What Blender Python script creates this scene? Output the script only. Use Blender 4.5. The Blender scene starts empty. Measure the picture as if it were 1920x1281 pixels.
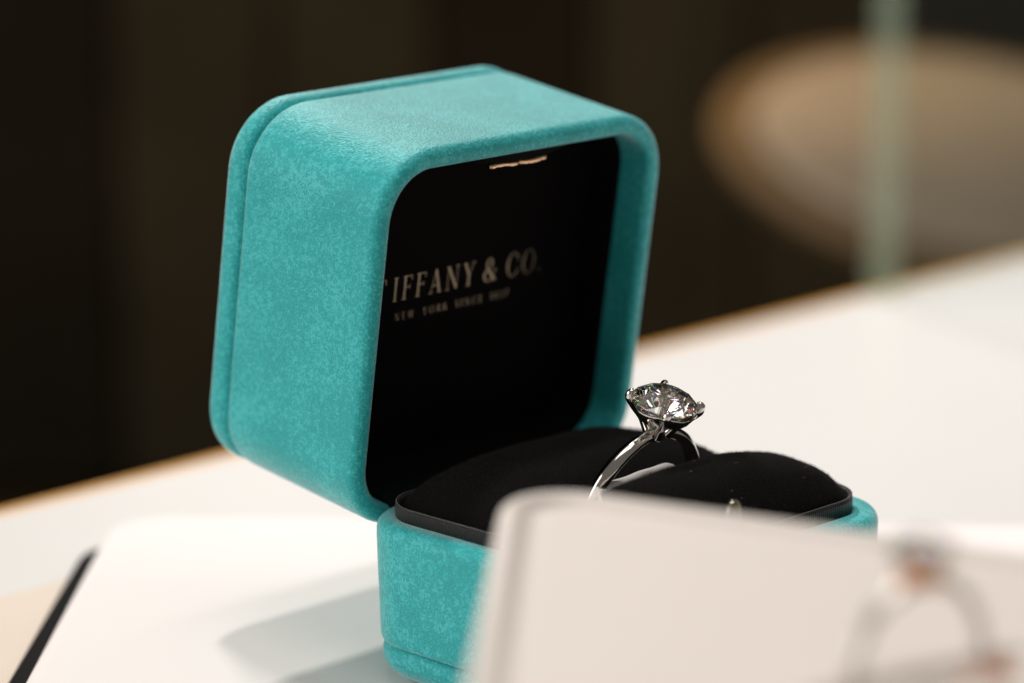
import bpy, bmesh, math, random
from mathutils import Vector, Matrix
random.seed(7)
S = 0.001                                   # all builder numbers are millimetres
sc = bpy.context.scene
COL = sc.collection

# ---------------------------------------------------------------- camera, world, lamps, exposure
cd = bpy.data.cameras.new('camera'); cam = bpy.data.objects.new('camera', cd); COL.objects.link(cam)
AZ, EL, ROLL = 0.80260, 0.232687, 0.00102
fw = Vector((-math.cos(AZ)*math.cos(EL), math.sin(AZ)*math.cos(EL), -math.sin(EL)))
rt = fw.cross(Vector((0, 0, 1))).normalized(); up = rt.cross(fw)
rt, up = rt*math.cos(ROLL)+up*math.sin(ROLL), up*math.cos(ROLL)-rt*math.sin(ROLL)
CAM = Vector((246.2934, -276.1182, 128.6937))
m3 = Matrix((rt, up, -fw)).transposed()
cam.matrix_world = Matrix.Translation(CAM*S) @ m3.to_4x4()
cd.sensor_width = 36; cd.lens = 112.5; cd.clip_start = 0.01; cd.clip_end = 50
cd.dof.use_dof = True; cd.dof.focus_distance = 0.379; cd.dof.aperture_fstop = 10.4
cd.dof.aperture_blades = 9
sc.camera = cam

w = bpy.data.worlds.new('World'); sc.world = w; w.use_nodes = True
bg = w.node_tree.nodes['Background']; bg.inputs[0].default_value = (1.0, 0.90, 0.81, 1); bg.inputs[1].default_value = 0.15

def area(name, loc, target, power, sx, sy, col):
    d = bpy.data.lights.new(name, 'AREA'); d.shape = 'RECTANGLE'; d.size = sx*S; d.size_y = sy*S
    d.energy = power; d.color = col
    o = bpy.data.objects.new(name, d); COL.objects.link(o)
    o.location = Vector(loc)*S
    o.rotation_euler = (Vector(target)-Vector(loc)).to_track_quat('-Z', 'Y').to_euler()
    return o
def spot(name, loc, target, power, radius, cone, col):
    d = bpy.data.lights.new(name, 'SPOT'); d.spot_size = math.radians(cone); d.spot_blend = .35
    d.shadow_soft_size = radius*S; d.energy = power; d.color = col
    o = bpy.data.objects.new(name, d); COL.objects.link(o); o.location = Vector(loc)*S
    o.rotation_euler = (Vector(target)-Vector(loc)).to_track_quat('-Z', 'Y').to_euler()
    return o
WARM = (1.0, .945, .885)
spot('overhead_spot', (-225, 120, 900), (10, -10, 20), 7.0, 24, 42, WARM)
spot('overhead_spot', (-200, 75, 920), (10, -10, 20), 5.8, 24, 42, WARM)
spot('overhead_spot', (-760, 430, 710), (0, 30, 20), 22.3, 32, 40, WARM)
area('side_fill', (-430, -780, 360), (-30, 0, 30), 5.4, 900, 600, (1.0, 0.945, 0.89))  # soft fill added at the left to brighten the box's left face
area('diamond_fill', (230, -140, 800), (40, 0, 0), 1.15, 500, 360, (1.0, 0.94, 0.88))  # panel added overhead so the diamond has something bright to reflect
spot('overhead_spot', (40, 330, 620), (-40, 190, 0), 8.6, 30, 34, (1.0, .975, .96))  # spot added to whiten the right side of the counter
DC = CAM+(fw+rt*((1775-960)/6000)-up*((275-640.5)/6000))*900
spot('backdrop_fill', DC-rt*95+up*185-fw*30, DC+rt*20, .52, 14, 95, (1.0, 0.88, 0.72))  # added lamp out of frame, grades the brightness across the disc
spot('backdrop_fill', (-330, 260, 380), (-560, 640, -60), 5.0, 30, 70, (1.0, 0.74, 0.42))  # added lamp that warms the wall at the lower right

sc.view_settings.view_transform = 'Standard'; sc.view_settings.look = 'None'
sc.view_settings.exposure = 0.0; sc.view_settings.gamma = 1.0
sc.render.engine = 'CYCLES'
sc.cycles.use_denoising = True
sc.cycles.max_bounces = 20; sc.cycles.transmission_bounces = 16; sc.cycles.glossy_bounces = 8
sc.cycles.transparent_max_bounces = 12
sc.cycles.sample_clamp_indirect = 20.0

# ---------------------------------------------------------------- materials
class NT:
    def __init__(s, name):
        s.m = bpy.data.materials.new(name); s.m.use_nodes = True
        s.t = s.m.node_tree; s.n = s.t.nodes; s.b = s.n['Principled BSDF']; s.out = s.n['Material Output']
    def add(s, typ, **kw):
        n = s.n.new(typ)
        for k, v in kw.items():
            if k in n.inputs.keys(): n.inputs[k].default_value = v
            else: setattr(n, k, v)
        return n
    def link(s, a, b): s.t.links.new(a, b)
    def pos(s): return s.add('ShaderNodeNewGeometry').outputs['Position']
    def noise(s, scale, detail=3, rough=.55, vec=None):
        n = s.add('ShaderNodeTexNoise'); n.inputs['Scale'].default_value = scale
        n.inputs['Detail'].default_value = detail; n.inputs['Roughness'].default_value = rough
        s.link(vec or s.pos(), n.inputs['Vector']); return n.outputs['Fac']
    def ramp(s, fac, stops):
        r = s.add('ShaderNodeValToRGB'); e = r.color_ramp.elements
        while len(e) < len(stops): e.new(.5)
        for q, (p, c) in zip(e, stops): q.position = p; q.color = (*c, 1)
        s.link(fac, r.inputs['Fac']); return r.outputs['Color']
    def bump(s, h, strength, dist, prev=None):
        b = s.add('ShaderNodeBump'); b.inputs['Strength'].default_value = strength; b.inputs['Distance'].default_value = dist*S
        s.link(h, b.inputs['Height'])
        if prev: s.link(prev, b.inputs['Normal'])
        return b.outputs['Normal']
    def set(s, **kw):
        for k, v in kw.items(): s.b.inputs[k.replace('_', ' ')].default_value = v if not isinstance(v, tuple) else (*v, 1)
        return s

def simple(name, col, rough=.5, bump=0, bscale=2000, var=0, vscale=60, **kw):
    t = NT(name); t.set(Base_Color=col, Roughness=rough, **kw)
    if var:
        lo = tuple(c*(1-var) for c in col); hi = tuple(min(1, c*(1+var)) for c in col)
        t.link(t.ramp(t.noise(vscale), [(.3, lo), (.7, hi)]), t.b.inputs['Base Color'])
    if bump: t.link(t.bump(t.noise(bscale, 4), bump, .1), t.b.inputs['Normal'])
    return t.m

# turquoise grained leatherette: fine pores and pale sheen patches painted into the colour
t = NT('turquoise_leatherette')
patch = t.noise(1200, 4, .72); speck = t.noise(3600, 2, .5)
big = t.noise(150, 2, .5)
mx0 = t.add('ShaderNodeMath', operation='MULTIPLY_ADD'); t.link(big, mx0.inputs[0]); mx0.inputs[1].default_value = .45; t.link(patch, mx0.inputs[2])
off = t.add('ShaderNodeMath', operation='SUBTRACT'); t.link(mx0.outputs[0], off.inputs[0]); off.inputs[1].default_value = .225
mix = t.add('ShaderNodeMath', operation='MULTIPLY_ADD'); t.link(speck, mix.inputs[0]); mix.inputs[1].default_value = .8; t.link(off.outputs[0], mix.inputs[2])
colr = t.ramp(mix.outputs[0], [(.80, (.0, .375, .395)), (.94, (.004, .45, .475)), (1.0, (.045, .54, .565))])
vor = t.add('ShaderNodeTexVoronoi'); vor.inputs['Scale'].default_value = 3300; t.link(t.pos(), vor.inputs['Vector'])
pit = t.ramp(vor.outputs['Distance'], [(.0, (.55, .55, .55)), (.32, (1, 1, 1))])
mul = t.add('ShaderNodeMix', data_type='RGBA', blend_type='MULTIPLY'); mul.inputs[0].default_value = .8
t.link(colr, mul.inputs[6]); t.link(pit, mul.inputs[7]); t.link(mul.outputs[2], t.b.inputs['Base Color'])
n1 = t.bump(vor.outputs['Distance'], .7, .11)
n2 = t.bump(speck, .3, .07, n1)
t.link(n2, t.b.inputs['Normal'])
t.set(Roughness=.58, Specular_IOR_Level=.55, Sheen_Weight=.6, Sheen_Roughness=.38)
TEAL = t.m

t = NT('black_suede'); t.set(Base_Color=(.0055, .005, .0048), Roughness=.95, Specular_IOR_Level=.05, Sheen_Weight=.015, Sheen_Roughness=.5)
t.link(t.bump(t.noise(3500, 3), .6, .08), t.b.inputs['Normal']); SUEDE = t.m
FUZZ = simple('suede_fibre', (.03, .028, .027), .9, Specular_IOR_Level=.3)
LINING = simple('black_lining_fabric', (.006, .005, .005), .9, .3, 3000, Specular_IOR_Level=.05)
HINGE = simple('dark_hinge_cloth', (.004, .008, .008), .8, .3, 3000, Specular_IOR_Level=.1)
# ribbed grosgrain ribbon round the insert
t = NT('black_grosgrain'); t.set(Base_Color=(.012, .012, .013), Roughness=.42, Specular_IOR_Level=.5)
uv = t.add('ShaderNodeUVMap'); wv = t.add('ShaderNodeTexWave'); wv.wave_type = 'BANDS'; wv.bands_direction = 'X'
wv.inputs['Scale'].default_value = 1.0; wv.inputs['Distortion'].default_value = .6
t.link(uv.outputs['UV'], wv.inputs['Vector'])
t.link(t.bump(wv.outputs['Fac'], 1.0, .12), t.b.inputs['Normal']); RIBBON = t.m
PIPING = simple('grey_stitch_thread', (.30, .30, .31), .45)
GOLD = simple('brass_clasp_metal', (.75, .48, .28), .22, Metallic=1.0)
DULL_BRASS = simple('dull_brass', (.22, .16, .10), .3, Metallic=1.0)
FOIL = simple('gold_foil_print', (.16, .13, .088), .2, .3, 4000, Metallic=1.0)
ROSE = simple('rose_gold', (.80, .36, .18), .28, Metallic=1.0)
SOFT_PLAT = simple('satin_platinum', (.66, .63, .60), .42, Metallic=1.0)
PLAT = simple('polished_platinum', (.72, .70, .67), .09, .06, 900, Metallic=1.0)
WHITE_LEATHER = simple('white_plinth_leather', (.80, .752, .742), .55, .12, 1500, var=.012, vscale=40, Specular_IOR_Level=.3)
CREAM_LEATHER = simple('cream_plinth_leather', (.72, .665, .625), .6, .12, 1500, var=.015, vscale=40, Specular_IOR_Level=.3)
TAUPE = simple('taupe_strip', (.38, .33, .30), .9)
COUNTER = simple('white_counter_lacquer', (.69, .68, .665), .35, .02, 300, var=.02, vscale=14)
BEIGE = simple('beige_board_card', (.70, .60, .51), .7, .1, 900, var=.02)
BLACK = simple('matte_black', (.003, .003, .003), .8, .1, 900, Specular_IOR_Level=.1)
EDGE_ORANGE = simple('orange_edge_strip', (.75, .36, .05), .45)
SHELF = simple('dark_brown_shelf', (.020, .015, .007), .6, .1, 300, var=.25, vscale=12, Specular_IOR_Level=.05)
WALLM = simple('dark_panel_wood', (.030, .025, .0155), .7, .1, 200, var=.3, vscale=9, Specular_IOR_Level=.05)
WALLM2 = simple('darker_panel_wood', (.013, .010, .0065), .7, .1, 200, var=.3, vscale=9, Specular_IOR_Level=.05)
DISC = simple('beige_disc_leather', (.33, .265, .20), .55, .1, 600, var=.06, vscale=25)
DISCRIM = simple('tan_disc_edge', (.15, .09, .035), .6, .1, 600, var=.08)
TAGM = simple('white_tag_card', (.78, .76, .74), .8, .6, 2500)
INK = simple('black_tag_ink', (.01, .01, .01), .7)
THREAD = simple('white_thread', (.75, .73, .70), .6)

# diamond with real dispersion: three colour glasses added
def gem(name):
    t = NT(name); t.n.remove(t.b); prev = None
    for c, ior in (((.82, .815, .80), 2.42), ((.18, 0, 0), 2.38), ((0, .18, 0), 2.42), ((0, 0, .18), 2.48)):
        g = t.add('ShaderNodeBsdfGlass'); g.inputs['Color'].default_value = (*c, 1); g.inputs['Roughness'].default_value = 0; g.inputs['IOR'].default_value = ior
        if prev is None: prev = g.outputs[0]
        else:
            a = t.add('ShaderNodeAddShader'); t.link(prev, a.inputs[0]); t.link(g.outputs[0], a.inputs[1]); prev = a.outputs[0]
    t.link(prev, t.out.inputs['Surface']); return t.m
GEM = gem('diamond')
def pane_mat(name, col, rough, clear, tcol):
    t = NT(name); t.n.remove(t.b)
    tr = t.add('ShaderNodeBsdfTransparent'); tr.inputs[0].default_value = (*tcol, 1)
    pb = t.add('ShaderNodeBsdfPrincipled'); pb.inputs['Base Color'].default_value = (*col, 1); pb.inputs['Roughness'].default_value = rough
    mx = t.add('ShaderNodeMixShader'); mx.inputs[0].default_value = clear
    t.link(pb.outputs[0], mx.inputs[1]); t.link(tr.outputs[0], mx.inputs[2]); t.link(mx.outputs[0], t.out.inputs['Surface']); return t.m
PANE = pane_mat('clear_pane_glass', (.10, .12, .11), .05, .95, (.97, .99, .98))
PANE_EDGE = pane_mat('green_pane_edge', (.46, .56, .42), .25, .82, (1.0, 1.0, .98))

# ---------------------------------------------------------------- mesh helpers
def obj(name, verts, faces, mat, parent=None, smooth=True, mw=None, sharp=None):
    me = bpy.data.meshes.new(name); me.from_pydata([tuple(Vector(v)*S) for v in verts], [], faces); me.update()
    bm = bmesh.new(); bm.from_mesh(me); bmesh.ops.recalc_face_normals(bm, faces=bm.faces)
    for f in bm.faces: f.smooth = smooth
    bm.to_mesh(me); bm.free()
    if smooth and sharp: me.set_sharp_from_angle(angle=math.radians(sharp))
    me.materials.append(mat)
    o = bpy.data.objects.new(name, me); COL.objects.link(o)
    if parent is not None: o.parent = parent
    if mw is not None: o.matrix_basis = mw
    return o
def empty(name, loc=(0, 0, 0)):
    o = bpy.data.objects.new(name, None); o.empty_display_size = .01; COL.objects.link(o); o.location = Vector(loc)*S; return o
def tag(o, label, cat, group=None, kind=None):
    o['label'] = label; o['category'] = cat
    if group: o['group'] = group
    if kind: o['kind'] = kind
    return o
def struct(o): o['kind'] = 'structure'; return o

def rrect(hx, hy, r, n=10, seg=3):
    """rounded rectangle outline, half sizes hx hy, with extra points along the straights"""
    r = max(r, .05); c = []
    for cx, cy, a0 in ((hx-r, hy-r, 0), (-hx+r, hy-r, 90), (-hx+r, -hy+r, 180), (hx-r, -hy+r, 270)):
        arc = [(cx+r*math.cos(math.radians(a0+90*k/n)), cy+r*math.sin(math.radians(a0+90*k/n))) for k in range(n+1)]
        if c:
            p = c[-1]
            c += [(p[0]+(arc[0][0]-p[0])*k/seg, p[1]+(arc[0][1]-p[1])*k/seg) for k in range(1, seg)]
        c += arc
    p, q = c[-1], c[0]
    c += [(p[0]+(q[0]-p[0])*k/seg, p[1]+(q[1]-p[1])*k/seg) for k in range(1, seg)]
    return c
def loft(loops, cap0=False, cap1=False, close=False):
    n = len(loops[0]); v = [p for l in loops for p in l]; f = []
    m = len(loops)
    for i in range(m if close else m-1):
        a = i*n; b = ((i+1) % m)*n
        for k in range(n): f.append((a+k, a+(k+1) % n, b+(k+1) % n, b+k))
    if cap0: f.append(tuple(range(n)))
    if cap1: f.append(tuple(range((m-1)*n, m*n)))
    return v, f
def arc(cx, cy, r, a0, a1, n=5):
    return [(cx+r*math.cos(math.radians(a0+(a1-a0)*k/n)), cy+r*math.sin(math.radians(a0+(a1-a0)*k/n))) for k in range(n+1)]
def sweep(pts, rad, n=10, closed=False, flat=None):
    """tube along pts; rad = number or list"""
    P = [Vector(p) for p in pts]; L = []
    ref = None
    for i, p in enumerate(P):
        d = (P[(i+1) % len(P)]-P[i-1]) if closed else (P[min(i+1, len(P)-1)]-P[max(i-1, 0)])
        d.normalize()
        if ref is None: ref = d.orthogonal().normalized()
        ref = (ref-d*ref.dot(d)).normalized(); s = d.cross(ref)
        r = rad[i] if isinstance(rad, (list, tuple)) else rad
        L.append([p+(ref*math.cos(2*math.pi*k/n)+s*math.sin(2*math.pi*k/n))*r for k in range(n)])
    return loft(L, not closed, not closed, closed)
def merge(*parts):
    V, F = [], []
    for v, f in parts:
        o = len(V); V += list(v); F += [tuple(i+o for i in q) for q in f]
    return V, F
def box(cx, cy, cz, sx, sy, sz):
    v = [(cx+a*sx/2, cy+b*sy/2, cz+c*sz/2) for a in (-1, 1) for b in (-1, 1) for c in (-1, 1)]
    return v, [(0, 1, 3, 2), (4, 6, 7, 5), (0, 4, 5, 1), (2, 3, 7, 6), (0, 2, 6, 4), (1, 5, 7, 3)]
def bevel(o, width, seg=3):
    b = o.modifiers.new('bevel', 'BEVEL'); b.width = width*S; b.segments = seg; b.limit_method = 'ANGLE'; return o
def round_poly(pts, r, n=6):
    """2-D polygon with rounded corners"""
    out = []; P = [Vector(p).to_2d() for p in pts]
    for i, p in enumerate(P):
        a = (P[i-1]-p).normalized(); b = (P[(i+1) % len(P)]-p).normalized()
        half = a.angle(b)/2; d = r/math.tan(half); c = p+(a+b).normalized()*(r/math.sin(half))
        s = p+a*d-c; e = p+b*d-c
        ang = s.angle_signed(e)
        for k in range(n+1):
            q = s.copy(); q.rotate(Matrix.Rotation(-ang*k/n, 2)); out.append((c.x+q.x, c.y+q.y))
    return out
def inset_poly(pts, d):
    P = [Vector(p) for p in pts]; out = []
    ar = sum(P[i-1].x*P[i].y-P[i].x*P[i-1].y for i in range(len(P)))
    sg = 1 if ar > 0 else -1
    for i, p in enumerate(P):
        e1 = (p-P[i-1]).normalized(); e2 = (P[(i+1) % len(P)]-p).normalized()
        n = (Vector((-e1.y, e1.x))+Vector((-e2.y, e2.x)))*sg
        n.normalize(); k = max(.4, n.dot(Vector((-e1.y, e1.x))*sg))
        out.append(tuple(p+n*d/k))
    return out
def pad(outline, prof):
    """prof = list of (inset, z)"""
    return loft([[(x, y, z) for x, y in inset_poly(outline, i)] for i, z in prof], True, True)

# ---------------------------------------------------------------- setting: counter, lower shelf, back wall
ZC = -6.0; XE = -125.5
o = struct(obj('counter', *merge(box((XE+900)/2, 150, ZC-98, 900-XE, 1900, 195.9)), COUNTER, smooth=False))
tr = struct(obj('edge_strip', *box(XE-1.2, 150, ZC-2.1, 2.4, 1900, 4.0), EDGE_ORANGE, o, smooth=False)); del tr['kind']  # thin orange strip giving the counter edge its orange fringe
struct(obj('lower_shelf', *box(-1100, 700, -215, 2400, 3600, 20), SHELF, smooth=False))
# back wall of upright boards, square to the view
wall = empty('back_wall', (0, 0, 0)); struct(wall)
wc = CAM+Vector((fw.x, fw.y, 0)).normalized()*1160
wr = Vector((rt.x, rt.y, 0)).normalized(); wn = Vector((fw.x, fw.y, 0)).normalized()
bw = 58; proto_a = proto_b = None
for i in range(-14, 15):
    p = wc+wr*(i*bw); p.z = 0
    ang = math.atan2(wr.y, wr.x)
    M = Matrix.Translation(Vector((p.x, p.y, 0))*S+wn*random.uniform(0, 4)*S) @ Matrix.Rotation(ang, 4, 'Z')
    src = proto_a if i % 3 else proto_b
    if src is None:
        src = bevel(obj('wall_board', *box(0, 0, 200, bw-2, 16, 800), WALLM if i % 3 else WALLM2, wall, smooth=False), 2, 2)
        if i % 3: proto_a = src
        else: proto_b = src
        q = src
    else:
        q = src.copy(); COL.objects.link(q); q.parent = wall
    q.matrix_basis = M
struct_back = obj('wall_backing', *box(0, 0, 200, bw*28, 6, 810), WALLM2, wall, smooth=False,
                  mw=Matrix.Translation(Vector((wc.x, wc.y, 0))*S+wn*14*S) @ Matrix.Rotation(math.atan2(wr.y, wr.x), 4, 'Z'))

# beige board lying on the counter at the left
bb = obj('beige_board', *pad([(-90, -420), (60, -420), (60, -14), (-90.5, -14)], [(0, ZC+.1), (0, ZC+1.0), (.3, ZC+1.3)]), BEIGE, smooth=False)
tag(bb, 'flat beige board lying on the white counter left of the black plinth edge', 'board')

# ---------------------------------------------------------------- main plinth under the box
PC = Vector((-97.5, -1.2)); pu = Vector((math.cos(math.radians(42)), math.sin(math.radians(42)))); pv = Vector((pu.y, -pu.x))
main_poly = round_poly([PC, PC+pv*235, PC+pv*235+pu*230, PC+pu*230], 9, 8)
mp = empty('display_plinth', (0, 0, 0))
tag(mp, 'large white leather plinth with rounded corner and black edge strip carrying the turquoise ring box', 'plinth', 'white display plinths')
obj('pad', *pad(main_poly, [(.6, -3.0), (.1, -2.6), (0, -2.0), (0, -.9), (.15, -.45), (.45, -.14), (.9, 0), (2.2, .0)]), WHITE_LEATHER, mp)
plate_poly = round_poly([PC+pv*4-pu*3.5, PC+pv*238-pu*4.2, PC+pv*238+pu*228, PC+pv*6+pu*228], 7, 8)
obj('base', *pad(plate_poly, [(0, ZC+1.35), (0, -3.4), (.4, -3.05)]), BLACK, mp, smooth=False)  # black plate under the pad, seen as a strip along its left edge

# ---------------------------------------------------------------- tall plinth in the foreground
FZ = 41.0
fg_poly = round_poly([(29.8, -53.3), (104, -138), (215, -90), (150, -16.9)], 6.5, 9)
fp = empty('display_plinth', (100, -80, 0))
tag(fp, 'tall cream plinth blurred in the foreground with a raised rim and small ring', 'plinth', 'white display plinths')
inv = Matrix.Translation(Vector((-100, -80*-1, 0))*S)
obj('body', *pad(fg_poly, [(0.3, .15), (0, .5), (0, FZ-3), (0, FZ-1.4), (.25, FZ-.6), (.8, FZ-.12), (1.4, FZ), (1.9, FZ-.12), (2.4, FZ-.45), (2.8, FZ-.85), (3.2, FZ-1.1), (3.8, FZ-1.12), (4.6, FZ-1.0), (5.4, FZ-.95)]), CREAM_LEATHER, fp, mw=inv)

# ---------------------------------------------------------------- ring box
DD, R0, HB, PHI, DL, GAP = 47.636, 8.54, 20.0, 1.425679, 27.56, -2.965
sP, cP = math.sin(PHI), math.cos(PHI)
def lidp(h, a, dep):       # a measured from the hinge in the opening plane
    return Vector((-DD/2+a*cP-dep*sP, h, HB+GAP+a*sP+dep*cP))
def lid_loops(prof, n=12):
    L = []
    for ins, dep in prof:
        L.append([lidp(h, a+DD/2, dep) for h, a in rrect(25-ins, DD/2-ins, R0-ins, n, 6)])
    return L
bx = empty('ring_box', (0, 0, 0))
tag(bx, 'open turquoise leather ring box with black lining standing on the white plinth', 'ring box')
T = 2.5
prof = [(1.3, 23.6), (.75, 23.45), (.3, 23.1), (.05, 22.6), (0, 22.0), (0, 21), (0, 14), (0, 6), (0, 2.2)] \
    + [(1.3-1.3*math.cos(math.radians(a)), 1.3-1.3*math.sin(math.radians(a))) for a in (0, 18, 36, 54, 72, 90)] \
    + [(T-.9+.9*math.sin(math.radians(a)), .9-.9*math.cos(math.radians(a))) for a in (0, 18, 36, 54, 72, 90)] \
    + [(T, 1.6), (T, 3.5), (T+.05, 5.6), (T+.1, 12)]
lid = obj('lid_shell', *loft(lid_loops(prof), False, False), TEAL, bx)
prof = [(1.4, 23.5), (.7, 23.75), (.25, 24.1), (.02, 24.7), (0, 25.3)] \
    + [(2.1-2.1*math.cos(math.radians(a)), 25.45+2.1*math.sin(math.radians(a))) for a in range(0, 91, 15)] + [(4, 27.58), (9, 27.7), (16, 27.75)]
obj('back_pad', *loft(lid_loops(prof), False, True), TEAL, lid)
prof = [(T+.02, 4.9), (T+.35, 4.7), (T+.6, 5.0), (T+.65, 5.6), (T+.65, 9.0), (T+.8, 9.6), (T+1.3, 10.0), (T+2, 10.05), (T+8, 10.1)]
lining = obj('lining', *loft(lid_loops(prof), False, True), LINING, lid)

# lettering: serif capitals as flat strokes, unit cap height
def quad(a, b, wd):
    a, b = Vector(a), Vector(b); d = (b-a).normalized(); n = Vector((-d.y, d.x))*wd/2
    return [a+n, a-n, b-n, b+n]
def strokes(ch):
    TK, TN, SH = .115, .035, .03
    q = []
    def ser(x, y, wd=.3): q.append(quad((x-wd/2, y), (x+wd/2, y), SH))
    def stem(x, y0=0, y1=1, wd=TK, s0=True, s1=True):
        q.append(quad((x, y0), (x, y1), wd))
        if s0: ser(x, y0+.022)
        if s1: ser(x, y1-.022)
    def bow(cx, cy, rx, ry, a0, a1, thick=TK, thin=TN, n=16):
        for k in range(n):
            A = []
            for j in (k, k+1):
                a = math.radians(a0+(a1-a0)*j/n); t = thin+(thick-thin)*abs(math.cos(a))**1.5
                A.append((Vector((cx+(rx-t)*math.cos(a), cy+(ry-t*.7)*math.sin(a))), Vector((cx+rx*math.cos(a), cy+ry*math.sin(a)))))
            q.append([A[0][0], A[0][1], A[1][1], A[1][0]])
    W = .7
    if ch == 'T':
        stem(.38, s1=False); q.append(quad((.02, .97), (.74, .97), TN)); q.append(quad((.03, .97), (.03, .76), TN)); q.append(quad((.73, .97), (.73, .76), TN)); W = .95
    elif ch == 'I': stem(.17); W = .34
    elif ch == 'F':
        stem(.17); q.append(quad((.17, .97), (.6, .97), TN)); q.append(quad((.59, .97), (.59, .78), TN)); q.append(quad((.17, .52), (.48, .52), TN)); q.append(quad((.48, .42), (.48, .62), SH)); W = .62
    elif ch == 'E':
        stem(.17); q.append(quad((.17, .97), (.6, .97), TN)); q.append(quad((.59, .97), (.59, .78), TN)); q.append(quad((.17, .52), (.48, .52), TN)); q.append(quad((.17, .03), (.62, .03), TN)); q.append(quad((.61, .03), (.61, .24), TN)); W = .66
    elif ch == 'A':
        q.append(quad((.13, .03), (.40, 1), TN)); q.append(quad((.39, 1), (.69, .03), TK)); q.append(quad((.22, .32), (.58, .32), TN)); ser(.13, .022, .26); ser(.69, .022, .28); W = .82
    elif ch == 'N':
        q.append(quad((.14, 0), (.14, 1), TN)); q.append(quad((.14, .98), (.72, .02), TK)); q.append(quad((.72, 0), (.72, 1), TN)); ser(.12, .978, .24); ser(.14, .022, .26); ser(.72, .978, .26); W = .86
    elif ch == 'Y':
        q.append(quad((.12, .98), (.40, .44), TK)); q.append(quad((.40, .44), (.66, .98), TN)); q.append(quad((.40, .48), (.40, 0), TK)); ser(.12, .978, .26); ser(.66, .978, .24); ser(.40, .022, .3); W = .76
    elif ch == 'O': bow(.43, .5, .42, .52, 0, 360, n=28); W = .86
    elif ch == 'C': bow(.43, .5, .42, .52, 42, 318, n=22); q.append(quad((.74, .84), (.74, .62), TN)); q.append(quad((.74, .16), (.76, .36), TN)); W = .8
    elif ch == 'o': bow(.27, .30, .26, .31, 0, 360, n=20); W = .56
    elif ch == '.': q.append(quad((.06, .06), (.18, .06), .12)); W = .24
    elif ch == '&':
        bow(.36, .76, .22, .25, -60, 240, .11, .05, 18); bow(.34, .27, .33, .29, 100, 345, .13, .05, 18); q.append(quad((.24, .58), (.76, .03), .14)); q.append(quad((.62, .46), (.88, .46), SH)); q.append(quad((.75, .46), (.64, .16), TN)); ser(.78, .022, .22); W = .92
    elif ch == 'W':
        q.append(quad((.08, 1), (.32, .0), TK)); q.append(quad((.32, 0), (.55, 1), TN)); q.append(quad((.50, 1), (.74, 0), TK)); q.append(quad((.74, 0), (.98, 1), TN)); ser(.08, .978, .22); ser(.98, .978, .22); W = 1.06
    elif ch == 'R':
        stem(.16); bow(.34, .75, .25, .25, -90, 90, .13, .05, 12); q.append(quad((.16, .975), (.36, .975), TN)); q.append(quad((.16, .52), (.36, .52), TN)); q.append(quad((.36, .5), (.68, .02), .13)); W = .72
    elif ch == 'K':
        stem(.16); q.append(quad((.18, .42), (.6, .98), TN)); q.append(quad((.32, .6), (.68, .02), .13)); ser(.6, .978, .24); ser(.68, .022, .24); W = .76
    elif ch == 'S':
        bow(.28, .74, .24, .27, 30, 270, .1, .06, 14); bow(.28, .26, .25, .27, 90, -150, .1, .06, 14); q.append(quad((.2, .58), (.38, .44), .12)); W = .56
    elif ch == 'U': bow(.36, .32, .28, .33, 180, 360, .12, .06, 12); q.append(quad((.14, .3), (.14, 1), .13)); q.append(quad((.61, .3), (.61, 1), TN)); ser(.14, .978, .28); ser(.61, .978, .22); W = .74
    elif ch == '1': stem(.2, s1=False); q.append(quad((.06, .8), (.2, .98), TN)); W = .4
    elif ch == '8': bow(.26, .75, .21, .25, 0, 360, .1, .05, 18); bow(.26, .26, .25, .28, 0, 360, .1, .05, 18); W = .54
    elif ch == '3': bow(.22, .75, .22, .25, -90, 150, .1, .05, 14); bow(.22, .26, .25, .28, 90, -150, .1, .05, 14); W = .5
    elif ch == '7': q.append(quad((.04, .96), (.5, .96), .08)); q.append(quad((.48, .96), (.2, 0), .1)); W = .54
    elif ch == ' ': W = .12
    return q, W
def text(s, height, track, place, centre=None, left=None, sx=1.0):
    adv = []; x = 0
    for ch in s:
        q, W = strokes(ch); adv.append((x, q)); x += W+track
    total = (x-track)*height
    off = (centre-total/2) if left is None else left
    V, F = [], []
    k = 0
    for x0, q in adv:
        for qd in q:
            k += 1; b = len(V)
            V += [place(off+(x0+p.x)*height*sx, p.y*height, .0006*(k % 9)) for p in qd]; F.append((b, b+1, b+2, b+3))
    return V, F
def on_panel(h0, a0):
    return lambda x, y, e: lidp(h0+x, a0+y, 10.1-.04-e)
obj('foil_lettering', *text('TIFFANY & CO.', 3.1, .25, on_panel(0, 24.7), left=-14.4, sx=.87), FOIL, lining, smooth=False)
obj('foil_lettering', *text('NEW  YORK  SINCE  1837', .98, .42, on_panel(0, 22.1), centre=-.4), FOIL, lining, smooth=False)

# clasp under the lid's top edge, on a padded tab
tabp = []
for k in range(13):
    u = -1+2*k/12; hgt = 1.6*(1-u*u)**.8
    tabp.append((u*9.5, hgt))
L = []
for dep in (1.8, 4.8):
    L.append([lidp(x, DD-T-.05+.0-hh, dep) for x, hh in tabp]+[lidp(x, DD-T+.3, dep) for x, hh in reversed(tabp)])
obj('clasp_tab', *loft(L, True, True), LINING, lid)
c1 = []
for x0, x1, ph in ((-4.9, -.05, 0), (.05, 4.9, 2)):
    pts = [lidp(x0+(x1-x0)*k/14, DD-T-1.75+.10*math.sin(k*.33+ph*1.3), 2.1) for k in range(15)]
    c1.append(sweep(pts, [.36+.05*math.sin(k*k*.37+ph) for k in range(15)], 8))
clasp = obj('clasp', *merge(*c1), GOLD, lid)

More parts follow.
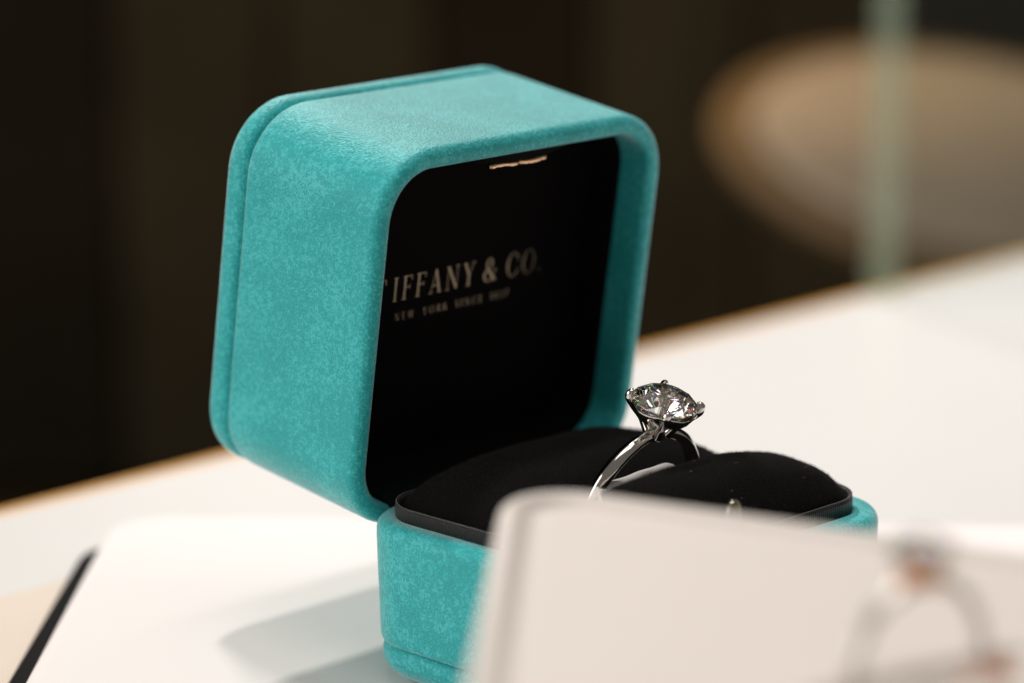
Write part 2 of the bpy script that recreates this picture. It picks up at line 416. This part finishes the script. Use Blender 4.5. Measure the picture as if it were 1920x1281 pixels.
# base
BX0, BX1 = -23.8, 21.9; bcx = (BX0+BX1)/2; bhx = (BX1-BX0)/2
def base_loops(prof, n=12, r=R0, hy=25):
    return [[(bcx+x, y, z) for x, y in rrect(bhx-i, hy-i, r-i, n, 6)] for i, z in prof]
prof = [(1.6, 4.75), (1.0, 4.8), (.6, 5.0), (.42, 5.5), (.4, 6.2), (.3, 9), (.1, 14), (0, 17.5)] \
    + [(1.4-1.4*math.cos(math.radians(a)), HB-1.4+1.4*math.sin(math.radians(a))) for a in range(0, 91, 15)] \
    + [(2.6, HB-.02), (3.0, HB-.25), (3.2, HB-.7), (3.25, HB-2), (3.25, HB-9)]
base = obj('base_shell', *loft(base_loops(prof), False, True), TEAL, bx)
prof = [(6, .0), (4.6, .05), (3.4, .25), (2.2, .75), (1.3, 1.5), (.8, 2.4), (.65, 3.2), (.75, 4.0), (1.1, 4.5), (1.8, 4.72)]
obj('foot_pad', *loft(base_loops(prof), True, True), TEAL, base)
# hinge cloth between lid and base
hv = []
for y in (-18, -17.6, -16, -9, 0, 9, 16, 17.6, 18):
    e = .5 if abs(y) > 17 else 0
    k = .7 if abs(y) > 17.8 else 0
    top = [lidp(y, T+.45+e, 6.5), lidp(y, T+.4+e, 2.0), lidp(y, T+.2+e-k*.3, .3), lidp(y, 1.3-k*.5, -.45+k*.3), Vector((-23.0, y, HB+.55-k)), Vector((-21.6, y, HB+.4-k)), Vector((-20.2, y, HB-.6))]
    low = [lidp(y, T-.1, 6.5), lidp(y, T-.15, 2.0), lidp(y, 1.5, .9), Vector((-23.0, y, HB-1.2)), Vector((-20.2, y, HB-2.6))]
    hv.append(top+low[::-1])
obj('hinge', *loft(hv, True, True), HINGE, base)

# insert: ribbon band, piping, two suede lobes with the ring slot between
IX0, IX1, IY = -21.8, 18.7, 22.5; icx = (IX0+IX1)/2; ihx = (IX1-IX0)/2; IZ = 21.6; RI = 6.2
outline = rrect(ihx, IY, RI, 12, 10)
rv, rf, ruv = [], [], []
per = 0; cum = [0]
for i in range(len(outline)):
    a, b = outline[i], outline[(i+1) % len(outline)]; per += math.hypot(a[0]-b[0], a[1]-b[1]); cum.append(per)
ribbon_prof = [(.35, HB-8), (.15, HB-2), (0, HB+.5), (0, IZ-.4), (.10, IZ-.1), (.25, IZ), (.42, IZ-.1), (.55, IZ-.8), (.7, IZ-3)]
L = [[(icx+x*(1-i/ihx), y*(1-i/IY), z) for x, y in outline] for i, z in ribbon_prof]
v, f = loft(L)
rib = obj('ribbon_band', v, f, RIBBON, base)
me = rib.data; uvl = me.uv_layers.new(name='UVMap'); n = len(outline)
for lp in me.loops:
    i = lp.vertex_index; k = i % n
    uvl.data[lp.index].uv = (cum[k]/.30*.05*5 , i//n*.3)
# wrap-around seam: last segment uses the full perimeter
for p in me.polygons:
    ks = [me.loops[l].vertex_index % n for l in p.loop_indices]
    if max(ks)-min(ks) > 2:
        for l in p.loop_indices:
            if me.loops[l].vertex_index % n == 0: uvl.data[l].uv[0] = per/.30*.05*5
pp = [(icx+x*(1-.12/ihx), y*(1-.12/IY), IZ+.02) for x, y in outline]
obj('piping', *sweep(pp, .13, 6, True), RIBBON, rib)
beads = []; acc = 0
for i in range(len(pp)):
    a_, b_ = Vector(pp[i]), Vector(pp[(i+1) % len(pp)]); d_ = b_-a_; L_ = d_.length
    if L_ < 1e-6: continue
    d_ /= L_
    while acc < L_:
        c_ = a_+d_*acc+Vector((0, 0, .11)); q_ = Vector((-d_.y, d_.x, 0)); u_ = Vector((0, 0, 1))
        beads.append(([c_-d_*.13, c_+q_*.07, c_+u_*.06, c_-q_*.07, c_-u_*.06, c_+d_*.13], [(0, 1, 2), (0, 2, 3), (0, 3, 4), (0, 4, 1), (5, 2, 1), (5, 3, 2), (5, 4, 3), (5, 1, 4)]))
        acc += .34
    acc -= L_
st_ = obj('stitching', *merge(*beads), PIPING, rib); st_['kind'] = 'stuff'

SX = 2.35; SG = .95          # slot centre and half width
def lobe_h(x, y, x0, x1, top):
    u = (x-x0)/(x1-x0)*2-1; vv = y/21.2
    fy = max(0, 1-abs(vv)**3.0)**.62
    fx = max(0, 1-abs(u)**3.2)**.55
    return IZ-1.2+(top-IZ+1.2)*min(fx, 1)*fy
def lobe(x0, x1, top, side):
    V, F = [], []; NX, NY = 44, 56
    for i in range(NX+1):
        for j in range(NY+1):
            # smooth bunching near the edges
            u = -math.cos(math.pi*i/NX); q = -math.cos(math.pi*j/NY)
            y = 21.2*q
            # rounded plan corners on the outer side
            lim = IY-.5; xa, xb = x0, x1
            ay = abs(y)-(lim-RI)
            if ay > 0:
                cut = RI-math.sqrt(max(0, RI*RI-min(ay, RI)**2))
                if side < 0: xa = x0+cut
                else: xb = x1-cut
            x = (xa+xb)/2+(xb-xa)/2*u
            wob = .07*math.sin(x*.9+y*.33)+.05*math.sin(y*.71-x*.5)
            vv = y/21.2
            fy = max(0, 1-abs(vv)**3.2)**.6; fx = max(0, 1-abs(u)**3.0)**.5
            V.append((x, y, IZ-1.4+(top-IZ+1.4+wob)*fx*fy))
    for i in range(NX):
        for j in range(NY):
            a = i*(NY+1)+j; F.append((a, a+1, a+NY+2, a+NY+1))
    # slot wall skirts
    return V, F
lobeA = lobe(IX0+.45, SX-SG, 26.4, -1); lobeB = lobe(SX+SG, IX1-.45, 27.7, 1)
cushion_a = obj('cushion_lobe', *lobeA, SUEDE, base); cushion_b = obj('cushion_lobe', *lobeB, SUEDE, base)
obj('slot_floor', *box(SX, 0, IZ-2.2, 6, 41, .4), LINING, base, smooth=False)
def fuzz(mesh, n, seed):
    rnd = random.Random(seed); V, F = mesh; vv, ff = [], []
    tri = []
    acc = 0
    for q in F:
        a, b, c, d = (Vector(V[i]) for i in q); ar = ((b-a).cross(c-a)).length; acc += ar; tri.append((acc, a, b, c, d))
    import bisect
    keys = [t_[0] for t_ in tri]
    for _ in range(n):
        t_ = tri[min(bisect.bisect(keys, rnd.random()*acc), len(tri)-1)]
        a, b, c, d = t_[1:]; r1, r2 = rnd.random(), rnd.random()
        p = a*(1-r1)*(1-r2)+b*(1-r1)*r2+c*r1*r2+d*r1*(1-r2)
        nn = (b-a).cross(d-a)
        if nn.length < 1e-9: continue
        nn.normalize()
        if nn.z < 0: nn = -nn
        dr = (nn+Vector((rnd.gauss(0, .45), rnd.gauss(0, .45), rnd.gauss(0, .2)))).normalized()
        ln = rnd.uniform(.16, .42)*(1.7 if rnd.random() < .03 else 1); s = dr.orthogonal().normalized(); s.rotate(Matrix.Rotation(rnd.random()*6.28, 3, dr))
        b0 = len(vv); vv += [p-dr*.05-s*.014, p-dr*.05+s*.014, p+dr*ln]; ff.append((b0, b0+1, b0+2))
    return vv, ff
for ms, cu, sd in ((lobeA, cushion_a, 1), (lobeB, cushion_b, 2)):
    fz = obj('suede_pile', *fuzz(ms, 26000, sd), FUZZ, cu, smooth=False); fz['kind'] = 'stuff'
# clear plastic tab with a domed top in front of the base
ct = []
for k in range(13):
    a = math.pi*k/12; ct.append((1.1*math.cos(a), .4+1.6*math.sin(a)))
ct = [(1.2, -7)]+ct+[(-1.2, -7)]
tab_pts = [[(X, -8.8+y*k, HB+5.9+z*k) for y, z in ct] for X, k in ((22.6, .9), (22.7, 1), (23.1, 1), (23.2, .9))]
AMBER = pane_mat('smoky_clear_resin', (.20, .17, .10), .15, .55, (.9, .86, .74))
clear_tab = obj('clear_tab', *loft(tab_pts, True, True), AMBER, base, sharp=40)
obj('rim_highlight', *sweep([(22.9, -8.8+y, HB+5.9+z) for y, z in ct], .11, 8), PLAT, clear_tab)  # metal tube built in place of the tab's bright outline highlight

# ---------------------------------------------------------------- round brilliant
def brilliant(R, table=.56, ca=34.0, pa=40.8, gth=.035):
    zc = math.tan(math.radians(ca)); zp = math.tan(math.radians(pa)); g = gth*R
    pol = lambda r, deg, z: (r*math.cos(math.radians(deg)), r*math.sin(math.radians(deg)), z)
    rt_ = table*R; rs = .80*R; V = []; F = []
    T_ = [len(V)+k for k in range(8)]; V += [pol(rt_, 45*k, g/2+(R-rt_)*zc) for k in range(8)]
    Sx = [len(V)+k for k in range(8)]; V += [pol(rs, 45*k+22.5, g/2+(R-rs*math.cos(math.radians(22.5)))*zc) for k in range(8)]
    GU = [len(V)+k for k in range(16)]; V += [pol(R, 22.5*k, g/2) for k in range(16)]
    GL = [len(V)+k for k in range(16)]; V += [pol(R, 22.5*k, -g/2) for k in range(16)]
    rp = .24*R
    PP = [len(V)+k for k in range(8)]; V += [pol(rp, 45*k+22.5, -g/2-(R-rp*math.cos(math.radians(22.5)))*zp) for k in range(8)]
    cu = len(V); V.append((0, 0, -g/2-R*zp))
    F.append(tuple(T_))
    for k in range(8):
        k1 = (k+1) % 8; km = (k-1) % 8
        F.append((T_[k], Sx[km], GU[2*k], Sx[k])); F.append((T_[k], Sx[k], T_[k1]))
        F.append((Sx[k], GU[2*k], GU[2*k+1])); F.append((Sx[k], GU[2*k+1], GU[(2*k+2) % 16]))
        F.append((cu, PP[k], GL[2*k], PP[km]))
        F.append((PP[k], GL[2*k+1], GL[2*k])); F.append((PP[k], GL[(2*k+2) % 16], GL[2*k+1]))
    for k in range(16): F.append((GU[k], GL[k], GL[(k+1) % 16], GU[(k+1) % 16]))
    return V, F

# ---------------------------------------------------------------- solitaire ring in the slot
def band(R, wd, th, taper, a0=0, a1=360, n=120):
    L = []; closed = a1-a0 >= 360
    for k in range(n if closed else n+1):
        a = math.radians(a0+(a1-a0)*k/n)
        tp = taper(math.degrees(a)); w2 = wd/2*tp; tt = th*tp
        sec = [(-w2, -.42*tt), (-w2, -.72*tt), (-w2*.75, -tt), (w2*.75, -tt), (w2, -.72*tt), (w2, -.42*tt), (w2*.85, -.30*tt), (w2*.12, -.02*tt), (-w2*.12, -.02*tt), (-w2*.85, -.30*tt)]
        L.append([(x, (R+q)*math.cos(a), (R+q)*math.sin(a)) for x, q in sec])
    return loft(L, not closed, not closed, closed)
def claw(az, pts, rads):
    c, s = math.cos(math.radians(az)), math.sin(math.radians(az))
    P = [(r*c, r*s, z) for r, z in pts]
    # smooth with Catmull-Rom
    Q, RR = [], []
    for i in range(len(P)-1):
        p0, p1, p2, p3 = (Vector(P[max(0, min(len(P)-1, i+j))]) for j in (-1, 0, 1, 2))
        for k in range(5):
            t_ = k/5; Q.append(.5*((2*p1)+(p2-p0)*t_+(2*p0-5*p1+4*p2-p3)*t_*t_+(3*p1-p0-3*p2+p3)*t_**3)); RR.append(rads[i]+(rads[i+1]-rads[i])*t_)
    Q.append(Vector(P[-1])); RR.append(rads[-1])
    return sweep(Q, RR, 12)
LEAN = math.radians(17)
rg = empty('diamond_ring', (0, 0, 0))
tag(rg, 'platinum solitaire ring with a large round diamond standing in the black cushion slot', 'ring')
RB = 10.2; zc_ = 21.3
rg.matrix_world = Matrix.Translation(Vector((2.0-.0, -.25, 25.0))*S) @ Matrix.Rotation(LEAN, 4, 'Y') @ Matrix.Translation(Vector((0, 0, -25.0+.0))*S)
tp = lambda d: 1.0-.26*math.exp(-((d-90)/28)**2)
v, f = band(RB, 1.9, 1.5, tp)
obj('shank', [(x, y, z+zc_) for x, y, z in v], f, PLAT, rg, sharp=38)
RD = 4.05; zg = 35.1           # girdle height
v, f = brilliant(RD)
obj('diamond', v, f, GEM, rg, smooth=False, mw=Matrix.Translation(Vector((0, 0, zg))*S) @ Matrix.Rotation(math.radians(9), 4, 'Z'))
for az in (45, 135, 225, 315):
    v, f = claw(az, [(1.05, zg-4.3), (1.6, zg-3.4), (2.2, zg-2.5), (3.3, zg-1.35), (4.16, zg-.4), (4.28, zg+.2), (4.08, zg+.48), (3.72, zg+.66)],
                [.66, .60, .56, .60, .60, .54, .40, .16])
    obj('claw', v, f, PLAT, rg)
# gallery rail hugging the stone just under its girdle, scalloped between the claws
L = []
for k in range(96):
    a = 2*math.pi*k/96; sgn = math.cos(4*(a-math.pi/4)); r = 3.42+.10*sgn; z = zg-1.02+.20*sgn
    sec = [(r-.85, z-.80), (r-.45, z-1.15), (r+.18, z-.50), (r+.62, z+.32), (r+.60, z+.50), (r+.34, z+.48), (r+.02, z-.05)]
    L.append([(q*math.cos(a), q*math.sin(a), zz) for q, zz in sec])
obj('gallery_rail', *loft(L, close=True), PLAT, rg, sharp=40)
# collar that carries the claws on the shank
prof = [(.9, zc_+RB-1.3), (1.75, zc_+RB-1.0), (1.7, zc_+RB-.45), (1.62, zc_+RB-.1), (1.3, zc_+RB-.1), (.9, zc_+RB-.6)]
obj('head_base', *loft([[(q*.62*math.cos(2*math.pi*k/40), q*1.25*math.sin(2*math.pi*k/40), z-.35*(math.sin(2*math.pi*k/40))**2) for k in range(40)] for q, z in prof], True, True), PLAT, rg, sharp=40)

# white tag lying in the slot inside the ring
tg = empty('price_tag', (2.6, -3, 25))
tag(tg, 'narrow white tag with black letters tucked into the cushion slot inside the ring', 'tag')
tx = []
for y in [-7.2+14.4*k/24 for k in range(25)]:
    e = max(0, 1-abs(y/7.2)**6)**.5; zt = .85*e+.05*math.sin(y*1.3); z0 = .10*y*.0
    tx.append([(-.55, y, -2.4), (-.6, y, zt-.35), (-.35, y, zt), (.35, y, zt), (.6, y, zt-.35), (.55, y, -2.4)])
strip = obj('tag_strip', *loft(tx, True, True), TAGM, tg)
tv, tf = text('USA', .72, .2, lambda x, y, e: (.45+.25*(.85-y)+e, -6.9+x, .0+y), left=0)
obj('tag_lettering', tv, tf, INK, tg, smooth=False)
tg.rotation_euler = (math.radians(2.5), 0, 0)

# white thread ending in a knot at the rim of the box
th = obj('tag_thread', *sweep([(4.2, -11.2, 25.7), (5.4, -12.6, 26.5), (7.5, -14.6, 26.9), (10, -16.8, 26.5), (16, -21, 24), (22, -25, 21.4)], [.10, .34, .24, .16, .14, .14], 8), THREAD)
tag(th, 'thin white thread with a knot running over the black cushion left of the ring', 'thread')
lv = []
rl = random.Random(3)
for _ in range(12):
    x, y = rl.uniform(5, 17), rl.uniform(-13, 14)
    a = rl.random()*6.28; ln = rl.uniform(.15, .9)
    u = (x-(SX+SG))/(IX1-.45-SX-SG)*2-1; vv = y/21.2
    z = IZ-1.4+(27.7-IZ+1.4)*max(0, 1-abs(u)**3.0)**.5*max(0, 1-abs(vv)**3.2)**.6+.12
    d = Vector((math.cos(a), math.sin(a), .1)); s_ = Vector((-d.y, d.x, 0))
    P = [Vector((x, y, z))+d*ln*(k/5-.5)+s_*.25*ln*math.sin(k/5*3.1)*rl.choice((-1, 1)) for k in range(6)]
    lv.append(sweep(P, .008, 4))
ln_ = obj('lint', *merge(*lv), simple('lint_fibre', (.35, .34, .33), .8), smooth=False); ln_['kind'] = 'stuff'
tag(ln_, 'specks and short fibres of pale lint on the black suede cushion', 'lint', kind='stuff')

# ---------------------------------------------------------------- foreground ring on the tall plinth
fr = empty('gold_stone_ring', (94.3, -70.0, FZ))
tag(fr, 'blurred platinum ring with pink gold stone mount standing on the cream foreground plinth', 'ring')
fr.rotation_euler = (0, 0, math.radians(-13))
v, f = band(7.6, 1.4, 1.1, lambda d: 1.0, -10, 190, 70)
obj('shank', v, f, SOFT_PLAT, fr, sharp=38)
v, f = brilliant(2.3)
obj('stone', v, f, GEM, fr, smooth=False, mw=Matrix.Translation(Vector((0, 0, 10.2))*S))
for az in (45, 135, 225, 315):
    v, f = claw(az, [(.7, 7.3), (1.3, 8.2), (2.1, 9.4), (2.45, 10.2), (2.1, 10.7)], [.5, .45, .4, .35, .2])
    obj('claw', v, f, SOFT_PLAT, fr)
v, f = sweep([(1.35*math.cos(2*math.pi*k/32), 1.35*math.sin(2*math.pi*k/32), 7.7) for k in range(32)], .62, 10, True)
obj('collet', v, f, ROSE, fr)
slot = obj('ring_strip', *box(94.3-100, -70+80, FZ-.90, 2.6, 22, .06), TAUPE, fp, smooth=False)  # thin taupe strip laid on the plinth under the ring
slot.matrix_basis = Matrix.Translation(Vector((94.3-100, -70+80, FZ-.90))*S) @ Matrix.Rotation(math.radians(-13), 4, 'Z') @ Matrix.Translation(-Vector((94.3-100, -70+80, FZ-.90))*S)
gs = empty('gold_stud', (99.5, -65.5, FZ-.95))
tag(gs, 'small rose gold stud lying at the foot of the blurred foreground ring', 'stud')
st = [[(q*math.cos(2*math.pi*k/24), q*math.sin(2*math.pi*k/24), z) for k in range(24)] for q, z in ((.4, 0), (.8, .1), (1.0, .45), (.9, .85), (.5, 1.1), (.1, 1.2))]
obj('stud_head', *loft(st, True, True), ROSE, gs)
obj('stud_post', *sweep([(0, -1.2, .7), (-.4, -2.6, .6), (-.8, -4.6, .35)], [.28, .24, .2], 8), ROSE, gs)

# ---------------------------------------------------------------- tilted round disc and glass pane behind
def ray(px, py): return fw+rt*((px-960)/6000)-up*((py-640.5)/6000)
dc = CAM+ray(1840, 285)*900
ds = empty('round_display_disc', dc)
tag(ds, 'round beige padded disc tilted on the dark shelf behind the white counter', 'display disc')
vd = -ray(1840, 285).normalized(); uu = (up*math.cos(math.radians(12))+rt*math.sin(math.radians(12)))
uu = (uu-vd*uu.dot(vd)).normalized(); nd = (vd*.40+uu*.917).normalized()
Md = nd.to_track_quat('Z', 'Y').to_matrix().to_4x4()
def disc(prof, n=72): return loft([[(q*math.cos(2*math.pi*k/n), q*math.sin(2*math.pi*k/n), z) for k in range(n)] for q, z in prof], True, True)
obj('face_pad', *disc([(60, -1), (64, -.6), (65, .4), (64, 1.3), (60, 1.9), (30, 2.2)]), DISC, ds, mw=Md)
obj('rim', *disc([(60, -9), (71, -9), (74.5, -7.5), (76, -4), (75.5, -1.5), (73.5, -.4), (65.5, -.4), (62, -1.2)]), DISCRIM, ds, mw=Md)
# strut behind the disc, down to the shelf
hi = Md.to_3x3() @ Vector((0, 0, -9)); back = Vector((fw.x, fw.y, 0)).normalized()
foot = Vector((back.x*40, back.y*40, -204.5-dc.z))
obj('strut', *sweep([hi, (hi+foot)/2, foot], [4, 3.5, 3.5], 10), BLACK, ds)

gp = empty('glass_pane', (-123, 208.5, ZC))
tag(gp, 'upright clear glass pane with a green edge standing at the back of the counter', 'glass pane')
obj('sheet', *box(.0, 120, 90, 4.6, 236, 180), PANE, gp, smooth=False)
obj('edge', *box(.0, .8, 90, 7.0, 2.6, 180), PANE_EDGE, gp, smooth=False)
